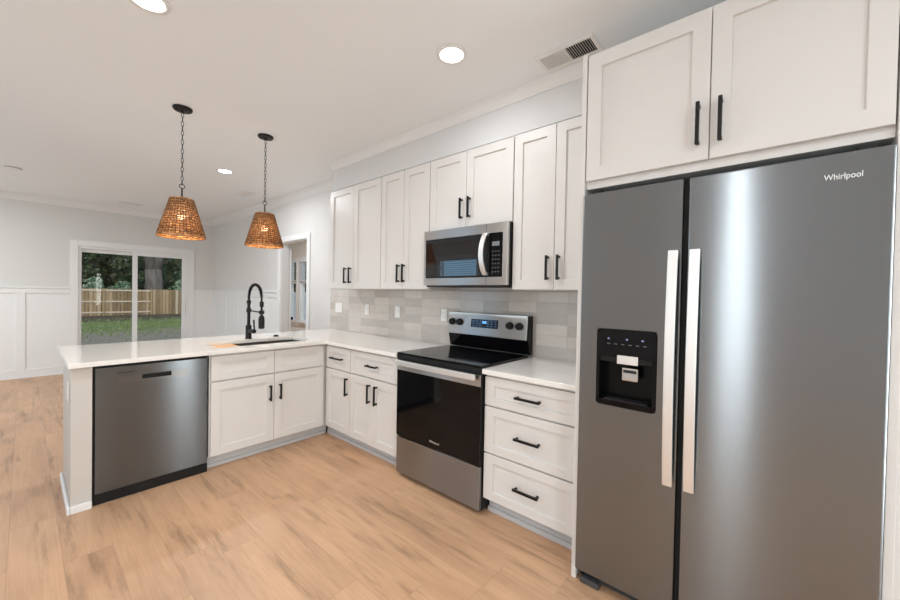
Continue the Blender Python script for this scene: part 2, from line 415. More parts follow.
crown('trim_crown_left', (XL, YB, CEIL), (XL, YF, CEIL), (1,0,0))

# wainscot
def wainscot_far(name, x0, x1, battens):
    bm = new(); y = YF
    box(bm, x0, x1, y-.006, y, .12, 1.29)
    box(bm, x0, x1, y-.022, y, 1.275, 1.352); box(bm, x0, x1, y-.036, y, 1.352, 1.374)
    for b in battens: box(bm, b, b+.09, y-.020, y, .12, 1.276)
    struct(name, bm, M_TRIM, .002)
    bm = new(); box(bm, x0, x1, y-.02, y, 0, .125); box(bm, x0, x1, y-.03, y, 0, .02)
    struct('baseboard_far', bm, M_TRIM, .003)
wainscot_far('trim_wainscot_far', XL, -2.02, [-4.29, -3.77, -3.17, -2.57])
wainscot_far('trim_wainscot_far', -.345, 0, [])
bm = new()
y0, y1 = 2.41, YF-.001
box(bm, -.006, 0, y0, y1, .12, 1.29); box(bm, -.022, 0, y0, y1, 1.275, 1.352); box(bm, -.036, 0, y0, y1, 1.352, 1.374)
for b in (4.60, 4.00, 3.40, 2.80): box(bm, -.020, 0, b-.045, b+.045, .12, 1.276)
struct('trim_wainscot_right', bm, M_TRIM, .002)
struct('baseboard_right', bx(-.02, 0, y0, y1, 0, .125), M_TRIM, .003)
struct('baseboard_right', bx(-.018, 0, .962, 1.46, 0, .125), M_TRIM, .003)
struct('baseboard_left', bx(XL, XL+.018, YB, YF-.04, 0, .125), M_TRIM, .003)
struct('baseboard_back', bx(XL+.02, -.02, YB, YB+.018, 0, .125), M_TRIM, .003)

# sliding glass door
bm = new(); yc = YF-.018
box(bm, -2.02, -1.925, yc, YF, 0, 2.135); box(bm, -.44, -.345, yc, YF, 0, 2.135); box(bm, -1.925, -.44, yc, YF, 2.045, 2.135)
box(bm, -2.03, -.335, yc-.012, YF, 2.135, 2.15)
struct('trim_sliding_door', bm, M_TRIM, .003)
bm = new(); a, b = YF+.005, YF+.105
box(bm, -1.925, -1.893, a, b, 0, 2.045); box(bm, -.472, -.44, a, b, 0, 2.045)
box(bm, -1.893, -.472, a, b, 2.01, 2.045); box(bm, -1.893, -.472, a, b, 0, .03)
door1 = struct('door_1', bm, M_TRIM, .002)
def sash(x0, x1, ya, yb, wl, wr):
    bm = new()
    box(bm, x0, x0+wl, ya, yb, .031, 2.009); box(bm, x1-wr, x1, ya, yb, .031, 2.009)
    box(bm, x0+wl, x1-wr, ya, yb, 1.955, 2.009); box(bm, x0+wl, x1-wr, ya, yb, .031, .13)
    s = link('sliding_panel', bm, M_TRIM, door1, bevel=.003)
    link('glass_pane', bx(x0+wl-.005, x1-wr+.005, (ya+yb)/2-.003, (ya+yb)/2+.003, .125, 1.96), M_GLASS, s)
    return s
sash(-1.892, -1.178, YF+.058, YF+.098, .012, .066)
s2 = sash(-1.250, -.473, YF+.012, YF+.052, .066, .058)
bm = new(); box(bm, -.505, -.49, YF-.014, YF+.011, .95, 1.15); link('door_handle', bm, M_PLATE, s2, bevel=.004)

# doorway to the side room, with its open door
bm = new()
for ya, yb in ((DW_Y[0]-.075, DW_Y[0]), (DW_Y[1], DW_Y[1]+.075)): box(bm, -.018, 0, ya, yb, 0, DW_Z)
box(bm, -.018, 0, DW_Y[0]-.075, DW_Y[1]+.075, DW_Z, DW_Z+.075)
struct('trim_doorway', bm, M_TRIM, .003)
bm = new()
box(bm, .0005, T-.0005, DW_Y[0], DW_Y[0]+.012, 0, DW_Z-.012); box(bm, .0005, T-.0005, DW_Y[1]-.012, DW_Y[1], 0, DW_Z-.012); box(bm, .0005, T-.0005, DW_Y[0], DW_Y[1], DW_Z-.012, DW_Z)
struct('trim_doorway_jamb', bm, M_TRIM)
bm = new()
box(bm, 0, .70, 0, .035, .008, 2.06)
for z0, z1 in ((.25, .95), (1.15, 1.9)):
    box(bm, .12, .58, -.004, .039, z0, z1)
dl = struct('door_2', bm, M_TRIM, .003)
dl.location = (T+.035, DW_Y[1]-.01, 0); dl.rotation_euler = (0, 0, math.atan2(.902, .431)+.05)
bm = new(); cyl(bm, (.65, 0, .92), (.65, -.035, .92), .012); tube(bm, [(.65,-.03,.92),(.65,-.042,.92),(.65,-.062,.92),(.65,-.07,.92)], [.014,.028,.028,.016], 20)
link('door_knob', bm, M_BLACK, dl, smooth=True)

# the side room beyond
NX0, NX1, NY0, NY1 = T, 2.2, .4, 7.2
WZ = (.62, 2.2)
NW = [(6.24, 6.63), (5.645, 6.03)]
M_NROOM = paint('side_room_paint', (.74,.70,.64), .7)
wall_holes('wall_side_room_right', 'x', NX1, NX1+T, NY0-T, NY1+T, [(a, b, *WZ) for a, b in NW]+[(3.2, 4.6, .62, 2.2)], M_NROOM)
struct('wall_side_room_far', bx(NX0, NX1, NY1, NY1+T, 0, CEIL), M_NROOM)
struct('wall_side_room_near', bx(NX0, NX1, NY0-T, NY0, 0, CEIL), M_NROOM)
struct('wall_side_room_left', bx(0, T, YF+T, NY1, 0, CEIL), M_NROOM)
struct('baseboard_side_room', bx(NX1-.018, NX1, NY0, NY1, 0, .42), M_TRIM, .003)
def window_x(n, x0, x1, ya, yb, z0, z1, side, meet=None, grid=0):
    """window in an x wall; side=-1 room at smaller x."""
    bm = new(); xi = x0 if side < 0 else x1; t = .024; xc = x0+.035 if side < 0 else x1-.035
    box(bm, xc-.03, xc+.03, ya, ya+t, z0, z1); box(bm, xc-.03, xc+.03, yb-t, yb, z0, z1)
    box(bm, xc-.03, xc+.03, ya+t, yb-t, z0, z0+t); box(bm, xc-.03, xc+.03, ya+t, yb-t, z1-t, z1)
    if meet: box(bm, xc-.025, xc+.025, ya+t, yb-t, meet-.025, meet+.025)
    o = struct(n, bm, M_TRIM, .002)
    link('glass_pane', bx(xc-.003, xc+.003, ya+t*.8, yb-t*.8, z0+t*.8, z1-t*.8), M_GLASS, o)
    bm = new(); e = .018*side; cw = .07
    for p, q in ((ya-cw, ya), (yb, yb+cw)): box(bm, xi, xi+e, p, q, z0-.02, z1+cw)
    box(bm, xi, xi+e, ya, yb, z1, z1+cw); box(bm, xi, xi+.06*side, ya-cw-.01, yb+cw+.01, z0-.045, z0-.02); box(bm, xi, xi+e, ya-cw, yb+cw, z0-.12, z0-.045)
    link('window_casing', bm, M_TRIM, o, bevel=.003)
    return o
for i, (a, b) in enumerate(NW): window_x('window_%d' % (i+1), NX1, NX1+T, a, b, *WZ, -1, 1.62)
window_x('window_3', NX1, NX1+T, 3.2, 4.6, *WZ, -1, 1.62)
for i, (a, b, z0, z1) in enumerate(LW): window_x('window_%d' % (i+4), XL-T, XL, a, b, z0, z1, 1, 1.5 if i == 0 else None)
for i, (a, b, z0, z1) in enumerate(BW):
    bm = new(); yc = YB-T/2; t = .045
    box(bm, a, a+t, yc-.03, yc+.03, z0, z1); box(bm, b-t, b, yc-.03, yc+.03, z0, z1); box(bm, a+t, b-t, yc-.03, yc+.03, z0, z0+t); box(bm, a+t, b-t, yc-.03, yc+.03, z1-t, z1)
    o = struct('window_%d' % (i+8), bm, M_TRIM, .002)
    link('glass_pane', bx(a+t*.8, b-t*.8, yc-.003, yc+.003, z0+t*.8, z1-t*.8), M_GLASS, o)
    bm = new()
    for p, q in ((a-.07, a), (b, b+.07)): box(bm, p, q, YB, YB+.018, z0-.07, z1+.07)
    box(bm, a, b, YB, YB+.018, z1, z1+.07); box(bm, a, b, YB, YB+.018, z0-.07, z0)
    link('window_casing', bm, M_TRIM, o, bevel=.003)
def blind(name, label, x, ya, yb, z0, z1, group):
    o = thing(name, label, 'blind', (x, (ya+yb)/2, z1), 0, group); hw = (yb-ya)/2
    bm = new(); box(bm, -.02, .02, -hw, hw, -.04, 0); link('headrail', bm, M_PLATE, o, bevel=.002)
    bm = new(); n = int((z1-z0-.06)/.045); a = math.radians(6)
    for k in range(n):
        z = -.06-k*.045; p = Vector((math.cos(a)*.022, 0, math.sin(a)*.022))
        for s in (1,):
            v = [bm.verts.new(q) for q in ((-p.x,-hw,z-p.z),(p.x,-hw,z+p.z),(p.x,hw,z+p.z),(-p.x,hw,z-p.z))]
            v2 = [bm.verts.new(q.co+Vector((0,0,.0025))) for q in v]
            bm.faces.new(v[::-1]); bm.faces.new(v2)
            for k2 in range(4): bm.faces.new((v[k2], v[(k2+1)%4], v2[(k2+1)%4], v2[k2]))
    link('slats', bm, M_PLATE, o)
    bm = new(); box(bm, -.015, .015, -hw, hw, z0-z1, z0-z1+.02); link('bottom_rail', bm, M_PLATE, o, bevel=.002)
    bm = new()
    for yy in (-hw*.6, hw*.6): cyl(bm, (0, yy, -.03), (0, yy, z0-z1+.01), .0015, 6)
    link_pieces('cord', bm, M_PLATE, o)
    return o
blind('window_blind', 'white slatted blind half drawn over the left narrow window seen through the doorway', NX1-.03, NW[0][0]+.004, NW[0][1]-.004, 1.66, 2.19, 'blinds in the side room')
blind('window_blind', 'white slatted blind half drawn over the right narrow window seen through the doorway', NX1-.03, NW[1][0]+.004, NW[1][1]-.004, 1.66, 2.19, 'blinds in the side room')
blind('window_blind', 'white slatted blind reflected as a bluish window in the microwave door', XL+.035, 1.31, 2.34, .95, 2.14, None)

# ------------------------------------------------------------------ peninsula wall end
bm = new(); box(bm, -2.312, -2.218, 0, .62, 0, .883); box(bm, -2.218, -.002, .602, .62, 0, .883)
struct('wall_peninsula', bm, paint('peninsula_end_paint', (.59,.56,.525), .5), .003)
bm = new(); box(bm, -2.328, -2.313, -.016, .636, 0, .048); box(bm, -2.313, -2.218, -.016, -.001, 0, .048); box(bm, -2.312, -.03, .621, .636, 0, .048)
struct('baseboard_peninsula', bm, M_TRIM, .005)

# ------------------------------------------------------------------ base cabinets
XF = -.63; RZ = -math.pi/2; GAP = .0035; DZ0, DZ1 = .105, .868
def cabinet(name, label, loc, rz, width, depth, doors, drawers, z0=.10, z1=.882, toe=True, hollow=False, toe_l=0., toe_r=0., cat='cabinet'):
    """doors: (x0,x1,z0,z1,handle_x or None, hz0,hz1); drawers: (x0,x1,z0,z1,handle half length or 0)"""
    o = thing(name, label, cat, loc, rz)
    bm = new()
    if hollow:
        cells(bm, [.0008, .03, width-.03, width-.0008], [.0215, .04, depth], lambda x, y: True, z0, .675)
        cells(bm, [.0008, .03, width-.03, width-.0008], [.0215, .04, depth], lambda x, y: y < .04 or not .03 < x < width-.03, .6751, z1)
    else: box(bm, .0008, width-.0008, .0215, depth, z0, z1)
    link('cabinet_body', bm, M_CAB, o, bevel=.001)
    if toe:
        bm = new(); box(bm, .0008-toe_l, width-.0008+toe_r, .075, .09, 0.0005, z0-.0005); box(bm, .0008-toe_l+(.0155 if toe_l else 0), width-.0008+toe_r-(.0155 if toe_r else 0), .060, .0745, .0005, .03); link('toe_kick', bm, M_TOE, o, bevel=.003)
    for x0, x1, a, b, hx, h0, h1 in doors:
        bm = new(); shaker(bm, x0+GAP/2, x1-GAP/2, a+GAP/2, b-GAP/2, .062 if x1-x0 > .3 or True else .05); dd = link('door', bm, M_CAB, o)
        if hx is not None:
            bm = new(); pull(bm, (hx, 0, h0), (hx, 0, h1), (0, -.03, 0)); link('handle', bm, M_BLACK, dd, bevel=.002)
    for x0, x1, a, b, hl in drawers:
        bm = new(); shaker(bm, x0+GAP/2, x1-GAP/2, a+GAP/2, b-GAP/2, .066, .05); dd = link('drawer_front', bm, M_CAB, o)
        if hl:
            c_ = (x0+x1)/2; zz = (a+b)/2
            bm = new(); pull(bm, (c_-hl, 0, zz), (c_+hl, 0, zz), (0, -.03, 0)); link('handle', bm, M_BLACK, dd, bevel=.002)
    return o
SX0 = -1.585; SW = .9755
cabinet('sink_base_cabinet', 'white shaker double door cabinet under the sink with two false drawer fronts', (SX0, 0, 0), 0, SW, .60,
        [(.008, .479, DZ0, .670, .441, .452, .575), (.479, .938, DZ0, .670, .525, .452, .575)],
        [(.008, .479, .678, DZ1, 0), (.479, .938, .678, DZ1, 0)], hollow=True, toe_r=.040)
cabinet('base_cabinet', 'narrow white base cabinet with one drawer and one door beside the inside corner', (XF, -.0, 0), RZ, .403, .625,
        [(.012, .401, DZ0, .660, .368, .462, .612)], [(.012, .401, .667, DZ1, .088)], toe_l=.074)
cabinet('base_cabinet', 'white base cabinet with one drawer over two doors left of the range', (XF, -.404, 0), RZ, .640, .625,
        [(.002, .320, DZ0, .660, .284, .462, .612), (.320, .636, DZ0, .660, .376, .462, .612)], [(.002, .636, .667, DZ1, .066)])
cabinet('drawer_cabinet', 'white three drawer base cabinet between range and refrigerator', (XF, -1.8395, 0), RZ, .6155, .625,
        [], [(.002, .612, .690, DZ1, .076), (.002, .612, .398, .684, .076), (.002, .612, .108, .392, .076)])

# ------------------------------------------------------------------ wall cabinets
UX = -.343; UZ0, UZ1 = 1.406, 2.455
def upper(label, y0, y1, split, z0, h0, h1, hs, last=None):
    wd = y0-y1; s = y0-split
    return cabinet('wall_cabinet', label, (UX, y0, 0), RZ, wd, .335,
        [(.002, s, z0+.003, UZ1-.010, y0-hs[0], h0, h1), (s, wd-.002, z0+.003, UZ1-.010, y0-hs[1], h0, h1)], [], z0, UZ1, False)
upper('white two door wall cabinet at the left end of the upper row', .43, -.437, -.005, UZ0, 1.468, 1.620, (.112, .030))
upper('white two door wall cabinet between leftmost upper cabinet and microwave', -.438, -1.058, -.748, UZ0, 1.470, 1.620, (-.700, -.768))
upper('short white two door cabinet directly above the microwave', -1.059, -1.842, -1.437, 1.868, 1.942, 2.088, (-1.399, -1.475))
upper('tall white two door wall cabinet between microwave and refrigerator', -1.843, -2.4555, -2.143, UZ0, 1.474, 1.620, (-2.105, -2.178))
FX = -.745
cabinet('wall_cabinet', 'wide deep white two door cabinet above the refrigerator', (FX, -2.4795, 0), RZ, .965, .735,
        [(.003, .4865, 1.917, 2.510, .449, 1.979, 2.137), (.4865, .962, 1.917, 2.510, .521, 1.979, 2.137)], [], 1.884, 2.526, False)
tag(link('end_panel', bx(FX, -.002, -2.4790, -2.4570, 0, 2.526), M_CAB, bevel=.0015), 'tall narrow white panel between drawer cabinet and refrigerator', 'panel')
tag(link('end_panel', bx(FX, -.002, -3.467, -3.445, 0, 2.526), M_CAB, bevel=.0015), 'tall narrow white panel at the right edge of the refrigerator', 'panel')
# filler wall to the right of the enclosure
struct('wall_return', bx(-.72, -.001, -3.60, -3.468, 0, CEIL), M_WALL)

# ------------------------------------------------------------------ worktops
SKX, SKY = (-1.50, -.72), (.105, .495)
bm = new()
xs = [-2.325, SKX[0], SKX[1], -.66, -.0015]; ys = [-1.0465, -.035, SKY[0], SKY[1], .952]
def ins(x, y):
    if y < -.035: return x > -.66
    return not (SKX[0] < x < SKX[1] and SKY[0] < y < SKY[1])
cells(bm, xs, ys, ins, .8845, .914)
tag(link('worktop', bm, M_QUARTZ, bevel=.002), 'L shaped white quartz worktop over the peninsula and left base cabinets', 'countertop')
tag(link('worktop', bx(-.66, -.0015, -2.4555, -1.838, .8845, .914), M_QUARTZ, bevel=.002), 'short white quartz worktop over the three drawer cabinet', 'countertop')
tag(link('tile_backsplash', bx(-.010, -.0005, -2.4555, .952, .9145, 1.405), M_TILE), 'glossy beige stacked tile backsplash behind the worktops', 'backsplash')

# ------------------------------------------------------------------ sink, board, faucet, button
o = thing('undermount_sink', 'rectangular stainless undermount sink in the peninsula worktop', 'sink', (-1.11, .30, .70))
M_SINK = steel('sink_steel', (.22,.215,.21), .35, .5)
bm = new(); hx, hy = .395, .200; zt = .184
cells(bm, [-hx-.02, -hx, hx, hx+.02], [-hy-.02, -hy, hy, hy+.02], lambda x, y: not (abs(x) < hx and abs(y) < hy), 0, zt)
box(bm, -hx-.02, hx+.02, -hy-.02, hy+.02, -.012, 0.0); link('basin', bm, M_SINK, o, bevel=.002)
bm = new()
for sy in (-1, 1): box(bm, -hx, hx, sy*hy, sy*(hy-.018), zt-.030, zt-.018)
link_pieces('ledge', bm, M_SINK, o)
bm = new(); lathe(bm, [(.045, .001), (.045, .004), (.03, .003), (.0, .002)], 24, (.05, .05, 0), True, False); link('drain', bm, M_CHROME, o, smooth=True)
o = tag(link('cutting_board', bx(-1.497, -1.27, (.112), .488, .868, .888), M_BOARD, bevel=.004), 'light wooden cutting board resting across left end of the sink', 'cutting board')
o = thing('kitchen_faucet', 'matte black spring neck faucet with pull down sprayer behind the sink', 'faucet', (-1.10, .575, .9142))
bm = new(); lathe(bm, [(.030,0),(.030,.006),(.026,.010),(.026,.12),(.022,.128),(.017,.13)], 28); link('base', bm, M_BLACK, o, smooth=True, bevel=0)
bm = new(); cyl(bm, (0,0,.128), (0,0,.335), .0142); lathe(bm, [(.019,.335),(.019,.36),(.013,.365)], 24); link('riser', bm, M_BLACK, o)
# hose arc and spring
arc = [(0, 0, z) for z in (.34, .37, .40)]
R_ = .148
for k in range(0, 25):
    a = math.pi*k/24; arc.append((0, -R_+R_*math.cos(a), .40+R_*.76*math.sin(a)))
arc += [(0, -2*R_-.002, .36), (0, -2*R_-.004, .31), (0, -2*R_-.004, .28)]
arc = [(p[0], p[1]*.96, p[2]) for p in arc]
bm = new(); tube(bm, arc[:-2], .0085, 10); link('hose', bm, M_BLACK, o, smooth=True)
def resample(P, n):
    P = [Vector(p) for p in P]; Ls = [0]
    for a_, b_ in zip(P, P[1:]): Ls.append(Ls[-1]+(b_-a_).length)
    out = []
    for i in range(n+1):
        t = Ls[-1]*i/n; k = max(j for j in range(len(Ls)) if Ls[j] <= t+1e-9); k = min(k, len(P)-2)
        out.append(P[k].lerp(P[k+1], (t-Ls[k])/max(1e-9, Ls[k+1]-Ls[k])))
    return out
turns, per = 34, 12
cl = resample(arc[:-3], turns*per); hel = []
for i, p in enumerate(cl):
    t = (cl[min(i+1, len(cl)-1)]-cl[max(i-1, 0)]).normalized(); n1 = Vector((1,0,0)); n2 = t.cross(n1)
    a = 2*math.pi*i/per; hel.append(p+(n1*math.cos(a)+n2*math.sin(a))*.0118)
bm = new(); tube(bm, hel, .0030, 6); link('spring', bm, M_BLACK, o, smooth=True)
YE = (-2*R_-.004)*.96
bm = new(); lathe(bm, [(.012,.40),(.017,.395),(.017,.355),(.012,.35)], 20, (0, YE, -.04)); cyl(bm, (0, YE, .17), (0, YE, .32), .0095)
lathe(bm, [(.016,.115),(.025,.119),(.026,.20),(.021,.225),(.013,.235)], 24, (0, YE, 0)); link('sprayer', bm, M_BLACK, o, smooth=False)
bm = new(); cyl(bm, (0, -.01, .268), (0, YE+.02, .262), .0065, 12); lathe(bm, [(.016,.245),(.022,.248),(.022,.275),(.016,.28)], 20, (0, YE, 0)); lathe(bm, [(.021,.25),(.021,.29)], 20); link('docking_arm', bm, M_BLACK, o)
bm = new(); cyl(bm, (0, -.02, .075), (0, -.13, .078), .019); cyl(bm, (0, -.135, .065), (0, -.118, .185), .007, 12); link('lever', bm, M_BLACK, o)
o = tag(link('air_switch_button', new(), M_BLACK), 'small round black push button on the worktop right of the faucet', 'button')
bm = new(); lathe(bm, [(.026,0),(.026,.008),(.022,.011),(.014,.011),(.014,.016),(.0,.017)], 24, (0,0,0), True, False); bm.to_mesh(o.data); bm.free(); o.location = (-.83, .60, .9142)

# ------------------------------------------------------------------ dishwasher
o = thing('dishwasher', 'stainless steel built in dishwasher at the left end of the peninsula', 'dishwasher', (-2.216, 0, 0))
WD = .628
link('tub_body', bx(.003, WD-.003, .028, .58, .012, .874), M_BLACKP, o)
link('toe_plate', bx(.006, WD-.006, .012, .027, .002, .066), M_BLACKP, o)
bm = new()   # door face with a pocket handle opening
PX, PZ = (.240, .395), (.768, .795)
cells(bm, [.010, PX[0], PX[1], WD-.010], [.072, PZ[0], PZ[1], .864], lambda x, z: not (PX[0] < x < PX[1] and PZ[0] < z < PZ[1]), 0, .022)
for v in bm.verts: v.co = (v.co.x, .002+v.co.z, v.co.y)
M_DW = steel('dishwasher_steel', (.15,.162,.172), .22, 1.)
door = link('door', bm, M_DW, o, bevel=.003)
bm = new(); box(bm, PX[0]+.001, PX[1]-.001, .0235, .0275, PZ[0]-.01, PZ[1]+.01); box(bm, PX[0]+.002, PX[1]-.002, .003, .0235, PZ[1]-.006, PZ[1]-.001); link('pocket_handle', bm, M_BLACKP, door)
M_DWC = steel('dishwasher_panel_steel', (.175,.175,.175), .26, 1.)
bm = new(); cells(bm, [.115, PX[0]-.003, PX[1]+.003, .505], [.752, PZ[0]-.003, PZ[1]+.003, .800], lambda x, z: not (PX[0]-.003 < x < PX[1]+.003 and PZ[0]-.003 < z), 0, .0016)
for v in bm.verts: v.co = (v.co.x, .0004+v.co.z, v.co.y)
link('control_strip', bm, M_DWC, door)
RXf = Matrix.Rotation(math.pi/2, 4, 'X')
text_mesh('brand_badge', 'Whirlpool', .021, M_BLACKP, door, Matrix.Translation((.155, .0018, .823)) @ RXf)

# ------------------------------------------------------------------ range (local x along the run to the right, -y to the room)
o = thing('electric_range', 'stainless and black freestanding electric range between the base cabinets', 'range', (-.652, -1.0570, 0), RZ)
W = .781
link('range_body', bx(.003, W-.003, .016, .640, .025, .900), M_BLACKP, o)
bm = new()
for x in (.05, W-.05):
    for y in (.08, .60): cyl(bm, (x, y, .0005), (x, y, .025), .018, 14)
link_pieces('levelling_foot', bm, M_BLACKP, o)
dr = link('storage_drawer', bx(.004, W-.004, -.008, .0155, .030, .300), M_STEEL, o, bevel=.003)
bm = new(); box(bm, .004, W-.004, -.010, .0155, .308, .872)
od = link('oven_door', bm, M_BLACKP, o, bevel=.003)
link('oven_window', bx(.006, W-.006, -.0125, -.0102, .312, .800), M_GLASSB, od)
link('door_top_band', bx(.004, W-.004, -.0135, -.0102, .801, .873), M_STEELP, od, bevel=.0015)
bm = new(); n = 12
pts = []
for k in range(n+1):
    t = k/n; pts.append((.025+t*(W-.050), -.046-.006*math.sin(math.pi*t), .862))
sweep_rect(bm, pts, (0,0,1), .019, .009)
hd = link('oven_handle', bm, M_STEELL, od, bevel=.004)
bm = new()
for x in (.045, W-.045): box(bm, x-.012, x+.012, -.040, -.0137, .850, .872)
link_pieces('handle_mount', bm, M_BLACKP, hd)
text_mesh('brand_badge', 'Whirlpool', .022, M_ALU, od, Matrix.Translation((.395, -.0128, .352)) @ RXf)
link('front_rail', bx(.003, W-.003, -.012, .0155, .876, .8995), M_BLACKP, o, bevel=.002)
ct = link('cooktop', bx(.001, W-.001, -.014, .575, .9155, .930), M_GLASSB, o, bevel=.004)
link('cooktop_rim', bx(.002, W-.002, -.012, .575, .9002, .9152), M_BLACKP, o)
M_RING = mat('burner_marking', (.05,.05,.052), .12)
for cx, cy, rr in ((.21,.14,.115),(.58,.14,.085),(.21,.41,.085),(.58,.41,.115)):
    bm = new()
    for q in (rr, rr*.62):
        A, B = [[bm.verts.new((cx+R*math.cos(2*math.pi*k/48), cy+R*math.sin(2*math.pi*k/48), .9303)) for k in range(48)] for R in (q, q-.003)]
        for k in range(48): bm.faces.new((A[k], A[(k+1) % 48], B[(k+1) % 48], B[k]))
    link_pieces('burner_ring', bm, M_RING, ct)
# back guard: sloping black lower part then steel control panel, y measured from the wall plane
yb0, yb1 = .558, .652
def prism(bm, prof, x0, x1):
    A = [bm.verts.new((x0, y, z)) for y, z in prof]; B = [bm.verts.new((x1, y, z)) for y, z in prof]
    k = len(prof)
    for i in range(k): bm.faces.new((A[i], A[(i+1)%k], B[(i+1)%k], B[i]))
    bm.faces.new(A[::-1]); bm.faces.new(B)
bm = new(); prism(bm, [(.600,.9305),(.575,1.035),(.592,1.217),(.6405,1.217),(.6405,.9305)], .002, W-.002)
bgd = link('back_guard', bm, M_BLACKP, o, bevel=.003)
bm = new(); prism(bm, [(.5985,.932),(.5735,1.032),(.5765,1.033),(.6015,.932)], .006, W-.006); link('glossy_splash', bm, M_GLASSB, bgd)
cp = new(); prism(cp, [(.560,1.040),(.577,1.222),(.592,1.222),(.5755,1.040)], .000, W-.012)
cpn = link('control_panel', cp, M_STEELP, o, bevel=.003)
def onp(z): return .560+(z-1.040)*(.017/.182)     # y of the control panel face at height z
bm = new(); prism(bm, [(onp(1.105)-.0025,1.105),(onp(1.172)-.0025,1.172),(onp(1.172)-.0003,1.172),(onp(1.105)-.0003,1.105)], .250, .515)
dsp = link('display', bm, M_GLASSB, cpn, bevel=.001)
M_DKEY = mat('display_keys', (.03,.06,.12), .3, emit=(.12,.28,.6), estr=.25)
bm = new()
for r_ in range(3):
    for c_ in range(7):
        if c_ in (3,) and r_ != 2: continue
        z = 1.118+r_*.018; x = .266+c_*.036
        prism(bm, [(onp(z)-.0032,z),(onp(z+.006)-.0032,z+.006),(onp(z+.006)-.0026,z+.006),(onp(z)-.0026,z)], x, x+.020)
link_pieces('display_key', bm, M_DKEY, dsp)
bm = new(); prism(bm, [(onp(1.140)-.0032,1.140),(onp(1.160)-.0032,1.160),(onp(1.160)-.0026,1.160),(onp(1.140)-.0026,1.140)], .366, .405)
link('clock_digits', bm, M_SCREEN, dsp)
for x in (.052, .132, .623, .705):
    bm = new(); y = onp(1.139)
    tube(bm, [(x, y-.0004, 1.139), (x, y-.012, 1.139), (x, y-.026, 1.139), (x, y-.028, 1.139)], [.030,.028,.025,.022], 24)
    box(bm, x-.004, x+.004, y-.033, y-.028, 1.139-.022, 1.139+.022)
    link('control_knob', bm, M_BLACKP, cpn)

# ------------------------------------------------------------------ microwave
o = thing('over_range_microwave', 'stainless over the range microwave with black glass door and curved handle', 'microwave', (-.40, -1.0595, 1.432), RZ)
W = .782; H = .4345
link('case', bx(.001, W-.001, .026, .388, .006, H-.0005), M_BLACKP, o)
bm = new(); cells(bm, [0, .018, .742, W], [.006, .062, .365, H-.0005], lambda x, z: not (.018 < x < .742 and .062 < z < .365), 0, .025)
for v in bm.verts: v.co = (v.co.x, v.co.z, v.co.y)
fr = link('front_frame', bm, M_STEELP, o, bevel=.003)
bm = new(); box(bm, .6065, .6085, -.0006, .001, .008, .061); box(bm, .6065, .6085, -.0006, .001, .366, H-.002); link_pieces('door_seam', bm, M_DARK, fr)
M_MWG = mat('microwave_door_glass', (.006,.006,.007), .012, spec=.85)
dg = link('glass_door', bx(.0185, .632, .004, .022, .0625, .3645), M_BLACKP, o, bevel=.001)
bm = new(); box(bm, .030, .560, .0015, .0038, .075, .335); link('window', bm, M_MWG, dg, bevel=.001)
cpn = link('control_panel', bx(.6335, .7415, .004, .022, .0625, .3645), M_GLASSB, o, bevel=.001)
link('display', bx(.655, .715, .0028, .0038, .275, .305), mat('dim_display', (.08,.085,.09), .2, emit=(.5,.55,.6), estr=.22), cpn)
bm = new()
for r_ in range(6):
    for c_ in range(3): box(bm, .655+c_*.024, .655+c_*.024+.013, .0031, .0038, .095+r_*.028, .095+r_*.028+.006)
link_pieces('key', bm, mat('keypad_print', (.11,.115,.12), .4), cpn)
bm = new(); pts = []
for k in range(15):
    t = k/14; pts.append((.615-.012*math.sin(math.pi*t), -.020-.036*math.sin(math.pi*t)**.7, .078+t*.285))
sweep_rect(bm, pts, (1,0,0), .019, .006); link('handle', bm, M_STEELL, dg, bevel=.003, smooth=False)
bm = new()
for z in (.084, .356): box(bm, .603, .627, -.022, .0038, z-.01, z+.01)
link_pieces('handle_mount', bm, M_STEELL, dg, bevel=.002)
link('bottom_grille', bx(.01, W-.01, .03, .36, -.004, .0055), M_BLACKP, o)

# ------------------------------------------------------------------ refrigerator
FY = -2.4815
o = thing('refrigerator', 'large dark stainless side by side refrigerator with ice and water dispenser', 'refrigerator', (-.764, FY, 0), RZ)
W = .960; ZB, ZT = .062, 1.852
M_FSIDE = mat('refrigerator_side_paint', (.05,.05,.052), .5)
link('cabinet_body', bx(.004, W-.004, .082, .745, .045, 1.838), M_FSIDE, o, bevel=.004)
# freezer door with dispenser opening
DX, DZ = (.083, .322), (.882, 1.221)
def rounded_door(x0, x1, hole=None):
    bm = new()
    xs = [x0, x1] if not hole else [x0, hole[0], hole[1], x1]; zs = [ZB, ZT] if not hole else [ZB, hole[2], hole[3], ZT]
    cells(bm, xs, zs, (lambda x, z: True) if not hole else (lambda x, z: not (hole[0] < x < hole[1] and hole[2] < z < hole[3])), 0, .078)
    for v in bm.verts: v.co = (v.co.x, v.co.z, v.co.y)
    return bm
fd = link('freezer_door', rounded_door(.0, .406, (*DX, *DZ)), M_FRIDGE, o, bevel=.006, seg=3)
rd = link('refrigerator_door', rounded_door(.425, W), M_FRIDGE, o, bevel=.006, seg=3)
link('door_gasket', bx(.404, .428, .035, .0815, ZB+.01, ZT-.012), M_DARK, o)
def fr_handle(xa, parent):
    bm = new(); pts = []
    for k in range(25):
        t = k/24; pts.append((xa, -.024-.030*math.sin(math.pi*t)**.8, .606+t*.956))
    sweep_rect(bm, pts, (1,0,0), .0178, .007)
    h = link('handle', bm, M_ALU, parent, bevel=.003)
    bm = new()
    for z in (.618, 1.550): box(bm, xa-.014, xa+.014, -.028, .0, z-.012, z+.012)
    link_pieces('handle_mount', bm, M_ALU, h, bevel=.002)
fr_handle(.380, fd); fr_handle(.4535, rd)
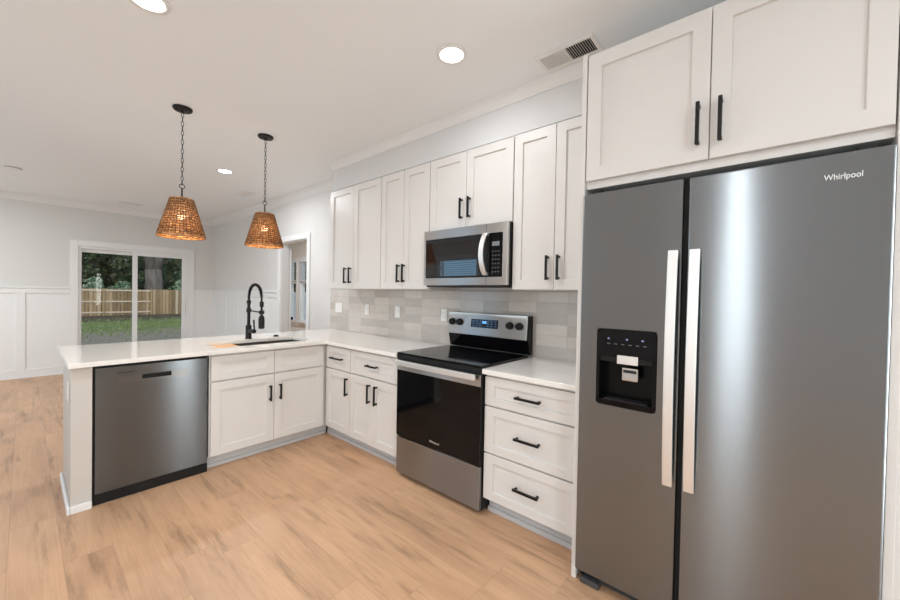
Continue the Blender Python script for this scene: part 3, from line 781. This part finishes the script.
# dispenser
dp = new(); a, b = DX; c_, e = DZ
box(dp, a+.0005, b-.0005, .070, .0775, c_+.0005, e-.0005)                    # back of niche
box(dp, a+.0005, a+.012, .000, .070, c_+.0005, e-.0005); box(dp, b-.012, b-.0005, .000, .070, c_+.0005, e-.0005)
box(dp, a+.012, b-.012, .0, .070, c_+.0005, c_+.022)
dpo = link('dispenser', dp, mat('dispenser_plastic', (.003,.003,.0035), .18, spec=.2), fd, bevel=.002)
bm = new(); cells(bm, [a-.003, a+.010, b-.010, b+.003], [c_-.003, c_+.010, 1.10, e+.003], lambda x, z: not (a+.010 < x < b-.010 and c_+.010 < z < 1.10), 0, .0045)
for v in bm.verts: v.co = (v.co.x, -.004+v.co.z, v.co.y)
e_top = e+.003
bmesh.ops.bevel(bm, geom=[q for q in bm.edges if abs(q.verts[0].co.y-q.verts[1].co.y) > .002 and min(abs(q.verts[0].co.x-(a-.003)), abs(q.verts[0].co.x-(b+.003))) < 1e-5 and min(abs(q.verts[0].co.z-(c_-.003)), abs(q.verts[0].co.z-e_top)) < 1e-5], offset=.013, segments=5, affect='EDGES')
link('dispenser_frame', bm, M_GLASSB, dpo)
bm = new(); box(bm, a+.012, b-.012, .002, .066, 1.078, 1.104); link('chute_housing', bm, mat('dispenser_housing', (.008,.008,.008), .3, spec=.3), dpo, bevel=.003)
bm = new(); box(bm, .170, .256, -.0062, -.0042, 1.073, 1.111); link('touch_plate', bm, M_STEELL, dpo, bevel=.001)
bm = new(); box(bm, .186, .254, .012, .030, .997, 1.056); link('paddle', bm, M_CHROME, dpo, bevel=.006)
bm = new(); box(bm, .194, .246, .0085, .0115, 1.034, 1.046); link('paddle_slot', bm, M_DARK, dpo)
bm = new(); box(bm, a+.03, b-.03, .004, .062, c_+.0222, c_+.026); link('drip_tray', bm, mat('drip_tray_plastic', (.02,.02,.024), .3), dpo)
bm = new()
for x in (.128, .205, .268): box(bm, x, x+.008, -.0046, -.0041, 1.179, 1.186)
link_pieces('indicator_light', bm, M_ICON, dpo)
bm = new()
for x in (.126, .156, .186, .216, .246, .274): box(bm, x, x+.013, -.0046, -.0041, 1.158, 1.161)
link_pieces('button_mark', bm, M_MARK, dpo)
text_mesh('brand_badge', 'Whirlpool', .027, M_ALU, rd, Matrix.Translation((.848, -.0022, 1.774)) @ RXf @ Matrix.Scale(.78, 4, (1,0,0)), .0018)
bm = new()
for x in (.03, W-.08): box(bm, x, x+.05, .02, .10, 1.8525, 1.868)
link_pieces('hinge_cover', bm, M_BLACKP, o, bevel=.004)
bm = new(); box(bm, .012, W-.012, .055, .081, .006, .048)
for k in range(3): box(bm, .10, W-.10, .050, .055, .014+k*.010, .019+k*.010)
link('toe_grille', bm, M_FSIDE, o, bevel=.002)
bm = new(); box(bm, .022, .110, .008, .055, .002, .028); box(bm, W-.11, W-.022, .008, .055, .002, .028); link_pieces('foot_cover', bm, mat('foot_cover_plastic', (.06,.06,.062), .5), o, bevel=.004)
bm = new()
for x in (.022, W-.022): cyl(bm, (x, .04, .028), (x, .04, .062), .010, 14)
link_pieces('hinge_pin', bm, M_BLACKP, o)

# ------------------------------------------------------------------ outlets and switches
def plate(name, label, loc, rz, gangs, kind, group=None, cat='outlet'):
    o = thing(name, label, cat, loc, rz, group); wd = .072 if gangs == 1 else .150
    bm = new(); box(bm, -wd/2, wd/2, -.006, -.0003, -.058, .058); link('cover_plate', bm, M_PLATE, o, bevel=.003)
    for g in range(gangs):
        cx = 0 if gangs == 1 else (-.037+g*.074)
        bm = new(); box(bm, cx-.017, cx+.017, -.0085, -.006, -.034, .034)
        q = link('rocker' if kind == 'switch' else 'receptacle', bm, M_PLATE, o, bevel=.002)
        if kind != 'switch':
            bm = new()
            for z in (-.018, .018):
                box(bm, cx-.008, cx-.006, -.0088, -.0086, z-.004, z+.006); box(bm, cx+.006, cx+.008, -.0088, -.0086, z-.004, z+.006)
            link_pieces('slot', bm, M_DARK, q)
    return o
plate('light_switch', 'white double rocker switch on the tile at the far left of the backsplash', (-.0103, .755, 1.187), RZ, 2, 'switch', cat='switch')
plate('light_switch', 'white single switch on the tile under the leftmost wall cabinet', (-.0103, .20, 1.187), RZ, 1, 'switch', cat='switch')
plate('wall_outlet', 'white outlet on the tile, second plate from the range', (-.0103, -.31, 1.181), RZ, 1, 'outlet')
plate('wall_outlet', 'white outlet on the tile partly behind the left edge of the range control panel', (-.0103, -.945, 1.182), RZ, 1, 'outlet')
plate('wall_outlet', 'white outlet on the end of the peninsula below the worktop', (-2.3123, .13, .72), -math.pi/2, 1, 'outlet')
plate('light_switch', 'white switch plate on the far wainscot right of the sliding door', (-.075, YF-.0063, 1.16), 0, 1, 'switch', cat='switch')

# ------------------------------------------------------------------ pendants
def pendant(loc, label, drop, group):
    o = thing('pendant_light', label, 'pendant lamp', loc, 0, group)
    bm = new(); lathe(bm, [(.063,0),(.063,-.010),(.058,-.018),(.014,-.022),(.010,-.034),(.0,-.036)], 32, (0,0,0), True, False); link('canopy', bm, M_BLACK, o, smooth=False)
    top = -drop
    bm = new(); z = -.030; k = 0
    L = .040
    while z > top+.110:
        pts = []
        for j in range(14):
            a = 2*math.pi*j/14; hx = .0075*math.cos(a); hz = (L/2)*math.sin(a)
            pts.append((hx if k % 2 == 0 else 0, 0 if k % 2 == 0 else hx, z-L/2+hz))
        tube(bm, pts, .0021, 6, closed=True); z -= L-.0056; k += 1
    link('chain', bm, M_BLACK, o)
    bm = new(); tube(bm, [(.017*math.cos(a), 0, z-.010+.017*math.sin(a)) for a in [2*math.pi*j/20 for j in range(20)]], .0028, 8, closed=True)
    link('ring', bm, M_BLACK, o)
    bm = new(); cyl(bm, (0,0,z-.024), (0,0,top-.055), .0055, 12); lathe(bm, [(.008,top-.055),(.020,top-.062),(.020,top-.115),(.016,top-.118)], 20); link('stem', bm, M_BLACK, o)
    # woven shade: weft rings running in and out of upright stakes
    h, r0, r1 = .282, .071, .150
    bm = new(); bd = new(); nr, ns = 15, 96; rnd = random.Random(3)
    rad = lambda z_: r0+(r1-r0)*(-z_/h)
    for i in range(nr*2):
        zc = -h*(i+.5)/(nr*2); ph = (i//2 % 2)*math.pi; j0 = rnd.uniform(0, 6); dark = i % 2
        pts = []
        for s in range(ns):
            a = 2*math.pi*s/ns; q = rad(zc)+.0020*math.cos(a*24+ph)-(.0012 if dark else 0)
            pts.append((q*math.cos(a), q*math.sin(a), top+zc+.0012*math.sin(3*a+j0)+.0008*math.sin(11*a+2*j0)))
        tube(bd if dark else bm, pts, .0030 if dark else .0062+rnd.uniform(-.0008, .0003), 6, closed=True)  # thin dark rings stand for shadow in the gaps of the weave
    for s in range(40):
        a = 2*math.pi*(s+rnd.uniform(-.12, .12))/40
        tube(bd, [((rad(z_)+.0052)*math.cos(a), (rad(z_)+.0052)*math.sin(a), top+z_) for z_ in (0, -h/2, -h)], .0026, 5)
    for z_, q in ((0, .0062), (-h, .0078)):
        tube(bm, [(rad(z_)*math.cos(2*math.pi*s/64), rad(z_)*math.sin(2*math.pi*s/64), top+z_) for s in range(64)], q, 8, closed=True)
    sh = link('shade', bm, M_RATTAN, o, smooth=True)
    link('stakes_and_gap_shadow', bd, M_CANE_GAP, sh, smooth=True)
    bm = new(); 
    for a in (0, 2*math.pi/3, 4*math.pi/3): cyl(bm, (0, 0, top-.058), (rad(-.02)*math.cos(a), rad(-.02)*math.sin(a), top-.02), .002, 6)
    link('shade_spider', bm, M_BLACK, o)
    bm = new(); bmesh.ops.create_uvsphere(bm, u_segments=16, v_segments=10, radius=.028, matrix=Matrix.Translation((0,0,top-.128)))
    lathe(bm, [(.014,-.118),(.018,-.13)], 16, (0,0,top)); link('bulb', bm, M_BULB, o, smooth=True)
    return o
PL = []
p1 = pendant((-1.712, .238, CEIL-.0003), 'woven rattan cone pendant lamp on black chain, left of the two over the peninsula', .690, 'pendants over the peninsula')
p2 = copy_tree(p1, (-1.097, .251, CEIL-.0003), 'woven rattan cone pendant lamp on black chain, right of the two over the peninsula', 'pendants over the peninsula')
PL = [p1, p2]
for p in PL:
    ld = bpy.data.lights.new('pendant_glow', 'POINT'); ld.energy = PEND_W; ld.color = (1,.72,.42); ld.shadow_soft_size = .028
    lo = bpy.data.objects.new('pendant_glow', ld); COL.objects.link(lo); lo.parent = p; lo.location = (0, 0, -.690-.16)

# ------------------------------------------------------------------ recessed lights
def downlight(loc, label, group):
    o = thing('recessed_light', label, 'ceiling light', loc, 0, group)
    bm = new(); lathe(bm, [(.066,-.0005),(.088,-.0005),(.086,-.006),(.070,-.008),(.066,-.006),(.066,-.0005)], 40, (0,0,0), False, False); link('trim_ring', bm, M_PLATE, o, smooth=True)
    bm = new(); lathe(bm, [(.0,-.0045),(.0665,-.0045),(.0665,-.001),(.0,-.001)], 40, (0,0,0), False, False); link('diffuser', bm, M_LED, o)
    return o
spots = [((-.898, -1.752), 'round lit recessed ceiling light nearest the vent above the range'),
         ((-.987, 1.605), 'round lit recessed ceiling light between the two pendant lamps'),
         ((-2.112, -.882), 'round lit recessed ceiling light cut off by the top edge of the photo'),
         ((-3.6, -.9), None), ((-2.2, -4.1), None), ((-3.7, -2.92), None), ((-3.4, 3.9), None)]  # entries without a label are unseen lamps added for fill
spots.append(((1.2, 4.6), None))  # unseen lamp added to brighten the side room
base_dl = None
for i, ((x, y), lab) in enumerate(spots):
    lab = lab or ('added unseen recessed ceiling light that brightens the side room behind the doorway' if x > 0 else 'added unseen fill ceiling light behind or left of the camera')
    if base_dl is None: base_dl = downlight((x, y, CEIL-.0002), lab, 'recessed ceiling lights'); q = base_dl
    else: q = copy_tree(base_dl, (x, y, CEIL-.0002), lab, 'recessed ceiling lights')
    ld = bpy.data.lights.new('downlight', 'AREA'); ld.shape = 'DISK'; ld.size = .13; ld.energy = LAMP_W*(4 if x > 0 else 2.2 if y > 1.5 else .62 if y == -1.752 else .5 if x == -3.6 else 1.15); ld.color = LAMP_C
    lo = bpy.data.objects.new('downlight', ld); COL.objects.link(lo); lo.parent = q; lo.location = (0, 0, -.012)

# ------------------------------------------------------------------ ceiling vents and detector
o = thing('ceiling_vent', 'white rectangular louvred ceiling register above the tall wall cabinet', 'vent', (-.485, -2.268, CEIL-.0003))
hx, hy = .062, .145
bm = new(); cells(bm, [-hx-.022, -hx, hx, hx+.022], [-hy-.022, -hy, -.004, .004, hy, hy+.022], lambda x, y: not (abs(x) < hx and .004 < abs(y) < hy), -.008, -.0003); link('frame', bm, M_PLATE, o, bevel=.002)
link('duct_backing', bx(-hx, hx, -hy, hy, -.0012, -.0004), M_DARK, o)
bm = new()
for k in range(11):
    for sgn in (-1, 1):
        y = sgn*(.012+k*.0125); tilt = -.004 if sgn > 0 else .004
        v = [bm.verts.new(p_) for p_ in ((-hx, y-.0045+tilt, -.0070), (hx, y-.0045+tilt, -.0070), (hx, y+.0035-tilt*.6, -.0018), (-hx, y+.0035-tilt*.6, -.0018))]
        v2 = [bm.verts.new(q_.co+Vector((0, .0012, 0))) for q_ in v]
        bm.faces.new(v); bm.faces.new(v2[::-1])
        for k2 in range(4): bm.faces.new((v[k2], v2[k2], v2[(k2+1)%4], v[(k2+1)%4]))
link('louvres', bm, M_PLATE, o)
o = thing('ceiling_vent', 'thin linear ceiling vent with dark slot near the sliding door wall', 'vent', (-1.37, 4.64, CEIL-.0003))
bm = new(); cells(bm, [-.155, -.125, .125, .155], [-.055, -.03, .03, .055], lambda x, y: not (abs(x) < .125 and abs(y) < .03), -.008, -.0003); link('frame', bm, M_PLATE, o, bevel=.002)
link('duct_backing', bx(-.125, .125, -.03, .03, -.0012, -.0004), M_DARK, o)
bm = new()
for k in range(3): box(bm, -.125, .125, -.020+k*.018, -.016+k*.018, -.006, -.0015)
link('louvres', bm, M_PLATE, o)
o = thing('ceiling_vent', 'flat white louvred ceiling vent beyond the right pendant lamp', 'vent', (-.44, 2.48, CEIL-.0003))
bm = new(); cells(bm, [-.075, -.05, .05, .075], [-.17, -.145, .145, .17], lambda x, y: not (abs(x) < .05 and abs(y) < .145), -.007, -.0003); link('frame', bm, M_PLATE, o, bevel=.002)
bm = new()
for k in range(18): box(bm, -.05, .05, -.141+k*.016, -.133+k*.016, -.005, -.0008)
link('louvres', bm, M_PLATE, o)
o = thing('smoke_detector', 'flat round white detector on the ceiling at upper left', 'smoke detector', (-2.58, 3.49, CEIL-.0003))
bm = new(); lathe(bm, [(.07,-.0002),(.072,-.012),(.066,-.022),(.0,-.024)], 32, (0,0,0), True, False); link('housing', bm, M_PLATE, o)
bm = new(); lathe(bm, [(.0725,-.006),(.0735,-.007),(.0735,-.010),(.0725,-.011)], 32, (0,0,0), False, False); link('seam_ring', bm, M_MARK, o)

# ------------------------------------------------------------------ the yard
GZ = -.37
bm = new(); cells(bm, [-40, XL-T-.02, 2.42, 40], [-25, YB-T-.02, 7.45, 60], lambda x, y: not (XL-T-.02 < x < 2.42 and YB-T-.02 < y < 7.45), GZ-.2, GZ)
struct('ground', bm, M_LAWN)
bm = new(); rnd = random.Random(11)
for k in range(9000):
    y = rnd.triangular(13, 26, 19.5); x = rnd.uniform(-3, 6.0); h = rnd.uniform(.03, .09); a = rnd.uniform(0, math.pi); w_ = .02
    if rnd.random() > .95 - abs(y-20)*.05: continue
    dx, dy = math.cos(a)*w_, math.sin(a)*w_; lx, ly = rnd.uniform(-.03,.03), rnd.uniform(-.03,.03)
    bm.faces.new([bm.verts.new(q_) for q_ in ((x-dx, y-dy, GZ), (x+dx, y+dy, GZ), (x+lx, y+ly, GZ+h))])
M_BLADE = leaf_mat('grass_blade', [(.3,(.09,.13,.04)), (.55,(.17,.23,.08)), (.75,(.28,.32,.14))])
g = tag(link('grass', bm, M_BLADE), 'patchy green lawn grass in the backyard', 'grass'); g['kind'] = 'stuff'
FYD = 29.0
o = thing('wooden_fence', 'pale pine board privacy fence across the backyard', 'fence', (3.24, FYD, GZ))
PTOP = 1.735
rnd = random.Random(5)
for k in range(-3, 5):
    link('post', bx(k*2.4-.05, k*2.4+.05, -.11, -.012, -.2, PTOP+.03), M_FENCEP, o, bevel=.006)
for z in (.16, .86, 1.58): link('rail', bx(-8.0, .05, -.060, -.012, z, z+.09), M_FRAIL, o)
x = -7.7; k = 0
while x < 10.2:
    wd = .185; front = x > 0
    yy = (-.115, -.095) if front and False else (-.011, .010)
    link('board', bx(x+.011, x+wd-.011, yy[0], yy[1], -.02 if k % 3 else -.05, PTOP-rnd.uniform(0, .03)), M_FBOARD, o)
    x += wd; k += 1
o = thing('wooden_fence', 'pale grey board fence along the side yard, seen through the side room windows', 'fence', (6.5, 17.5, GZ))
for k in range(8): link('post', bx(-.12, -.02, -9.6+k*2.7, -9.5+k*2.7, -.2, 1.78), M_FPALE, o, bevel=.006)
for z in (.2, 1.5): link('rail', bx(-.075, -.021, -9.6, 9.6, z, z+.09), M_FPALE, o)
for k in range(88): link('board', bx(-.0195, .005, -9.6+k*.218+.006, -9.6+(k+1)*.218-.006, -.04, 1.72+.02*(k % 2)), M_FPALE, o)
# trees
def leaf_cloud(bm, blobs, n, size, rnd):
    for _ in range(n):
        cx, cy, cz, R = rnd.choice(blobs)
        v = Vector((rnd.gauss(0,1), rnd.gauss(0,1), rnd.gauss(0,1))).normalized()*R*(rnd.random()**.4)
        p = Vector((cx, cy, cz))+Vector((v.x, v.y, v.z*.8)); s = size*rnd.uniform(.6, 1.3)
        a = Vector((rnd.gauss(0,1), rnd.gauss(0,1), rnd.gauss(0,.6))).normalized()*s; b = a.orthogonal().normalized()*s*.5
        b.rotate(Matrix.Rotation(rnd.uniform(0, 6.28), 3, a))
        bm.faces.new([bm.verts.new(q_) for q_ in (p-a, p-b*.8, p+a, p+b*.8)])
def tree(name, label, loc, trunk, blobs, n, size, material, cat, group, seed):
    o = thing(name, label, cat, loc, 0, group); rnd = random.Random(seed)
    bm = new()
    for pts, rads in trunk: tube(bm, pts, rads, 14)
    link('trunk', bm, M_BARK, o, smooth=True)
    bm = new(); leaf_cloud(bm, blobs, n, size, rnd); link('foliage', bm, material, o)
    return o
tree('oak_tree', 'large tree with thick grey trunk behind the fence, right half of the sliding door', (3.75, 31.0, GZ),
     [([(0,0,-.1),(0,0,.6),(.02,0,2.2),(-.05,0,3.2)], [.74,.60,.52,.48]), ([(-.08,0,2.9),(-.35,0,4.5),(-.6,.1,7.5)], [.38,.30,.18]), ([(.05,0,2.9),(.38,0,4.6),(.6,.2,7.5)], [.36,.28,.16])],
     [(rx_, ry_, 6.8+rz_, .75) for rx_, ry_, rz_ in ((-.5,0,0),(0,.3,.8),(.5,0,.2),(.3,.2,-.2),(-.3,.2,.5),(0,-.3,1.3))], 2200, .19, M_LEAF, 'tree', None, 1)
labs = ['dense dark leafy tree behind the fence, leftmost of the front row of trees', 'dark leafy tree behind the fence, second from the left end of the front row', 'tall dark tree behind the fence at the left post of the sliding door view', 'tall dark tree behind the fence left of the door mullion', 'dark tree behind the fence just left of the grey trunk', 'dark leafy tree behind the fence just right of the grey trunk', 'dark tree behind the fence at the right edge of the sliding door view', 'dark tree behind the fence seen through the side room windows', 'farthest right dark tree of the front row behind the fence']
specs = [(-5.3+2.72*k, 33.6, labs[k]) for k in range(9)]
specs += [(-5.6+2.8*k, 36.5, 'dark leafy tree in the second row behind the fence') for k in range(10)]
specs += [(-6.4+4.2*k, 40.2, 'dark leafy tree in the back row behind the fence') for k in range(8)]
base_t = None
for i, (x, y, lab) in enumerate(specs):
    gp = 'trees just behind the fence' if y < 35 else 'second row of trees behind the fence' if y < 38 else 'back row of trees behind the fence'
    if base_t is None:
        base_t = tree('leafy_tree', lab, (x, y, GZ), [([(0,0,-.1),(.05,0,1.5),(-.05,0,4)], [.16,.13,.08])],
            [(0,0,1.4,.95),(.4,.3,2.4,.9),(-.4,-.2,2.6,.9),(.35,-.3,3.6,.9),(-.35,.3,4.0,.95),(.1,0,5.0,.95),(0,0,5.9,.8)], 8500, .15, M_LEAF, 'tree', gp, 2)
    else:
        q = copy_tree(base_t, (x, y, GZ), lab, gp); q.rotation_euler = (0, 0, i*1.57); q.scale = (1, 1, 1+.05*(i % 3)) if y < 35 else (1, 1, 1.25) if y < 38 else (1.55, 1.3, 1.5)
bs = [(-1.3,30.1,1.0,'shrub with painted leaf highlights rising behind the fence, left in the sliding door'), (.5,30.1,.92,'green shrub with painted highlights behind the fence beside the left fence post'), (1.9,30.1,.85,'green shrub with painted highlights behind the fence next to the door mullion'), (5.3,30.3,.95,'shrub with painted leaf highlights behind the fence right of the grey trunk')]
base_b = None
for i, (x, y, sc, lab) in enumerate(bs):
    if base_b is None:
        base_b = tree('leafy_shrub', lab, (x, y, GZ), [([(0,0,0),(.1,0,.8),(0,0,1.6)], [.04,.03,.02])], [(0,0,1.3,.75),(.5,0,1.9,.55),(-.5,0,1.8,.6),(0,0,2.3,.5)], 900, .09, M_LEAFB, 'shrub', 'shrubs behind the fence', 4)
    else:
        q = copy_tree(base_b, (x, y, GZ), lab, 'shrubs behind the fence'); q.rotation_euler = (0, 0, i*1.7); q.scale = (sc, sc, sc)
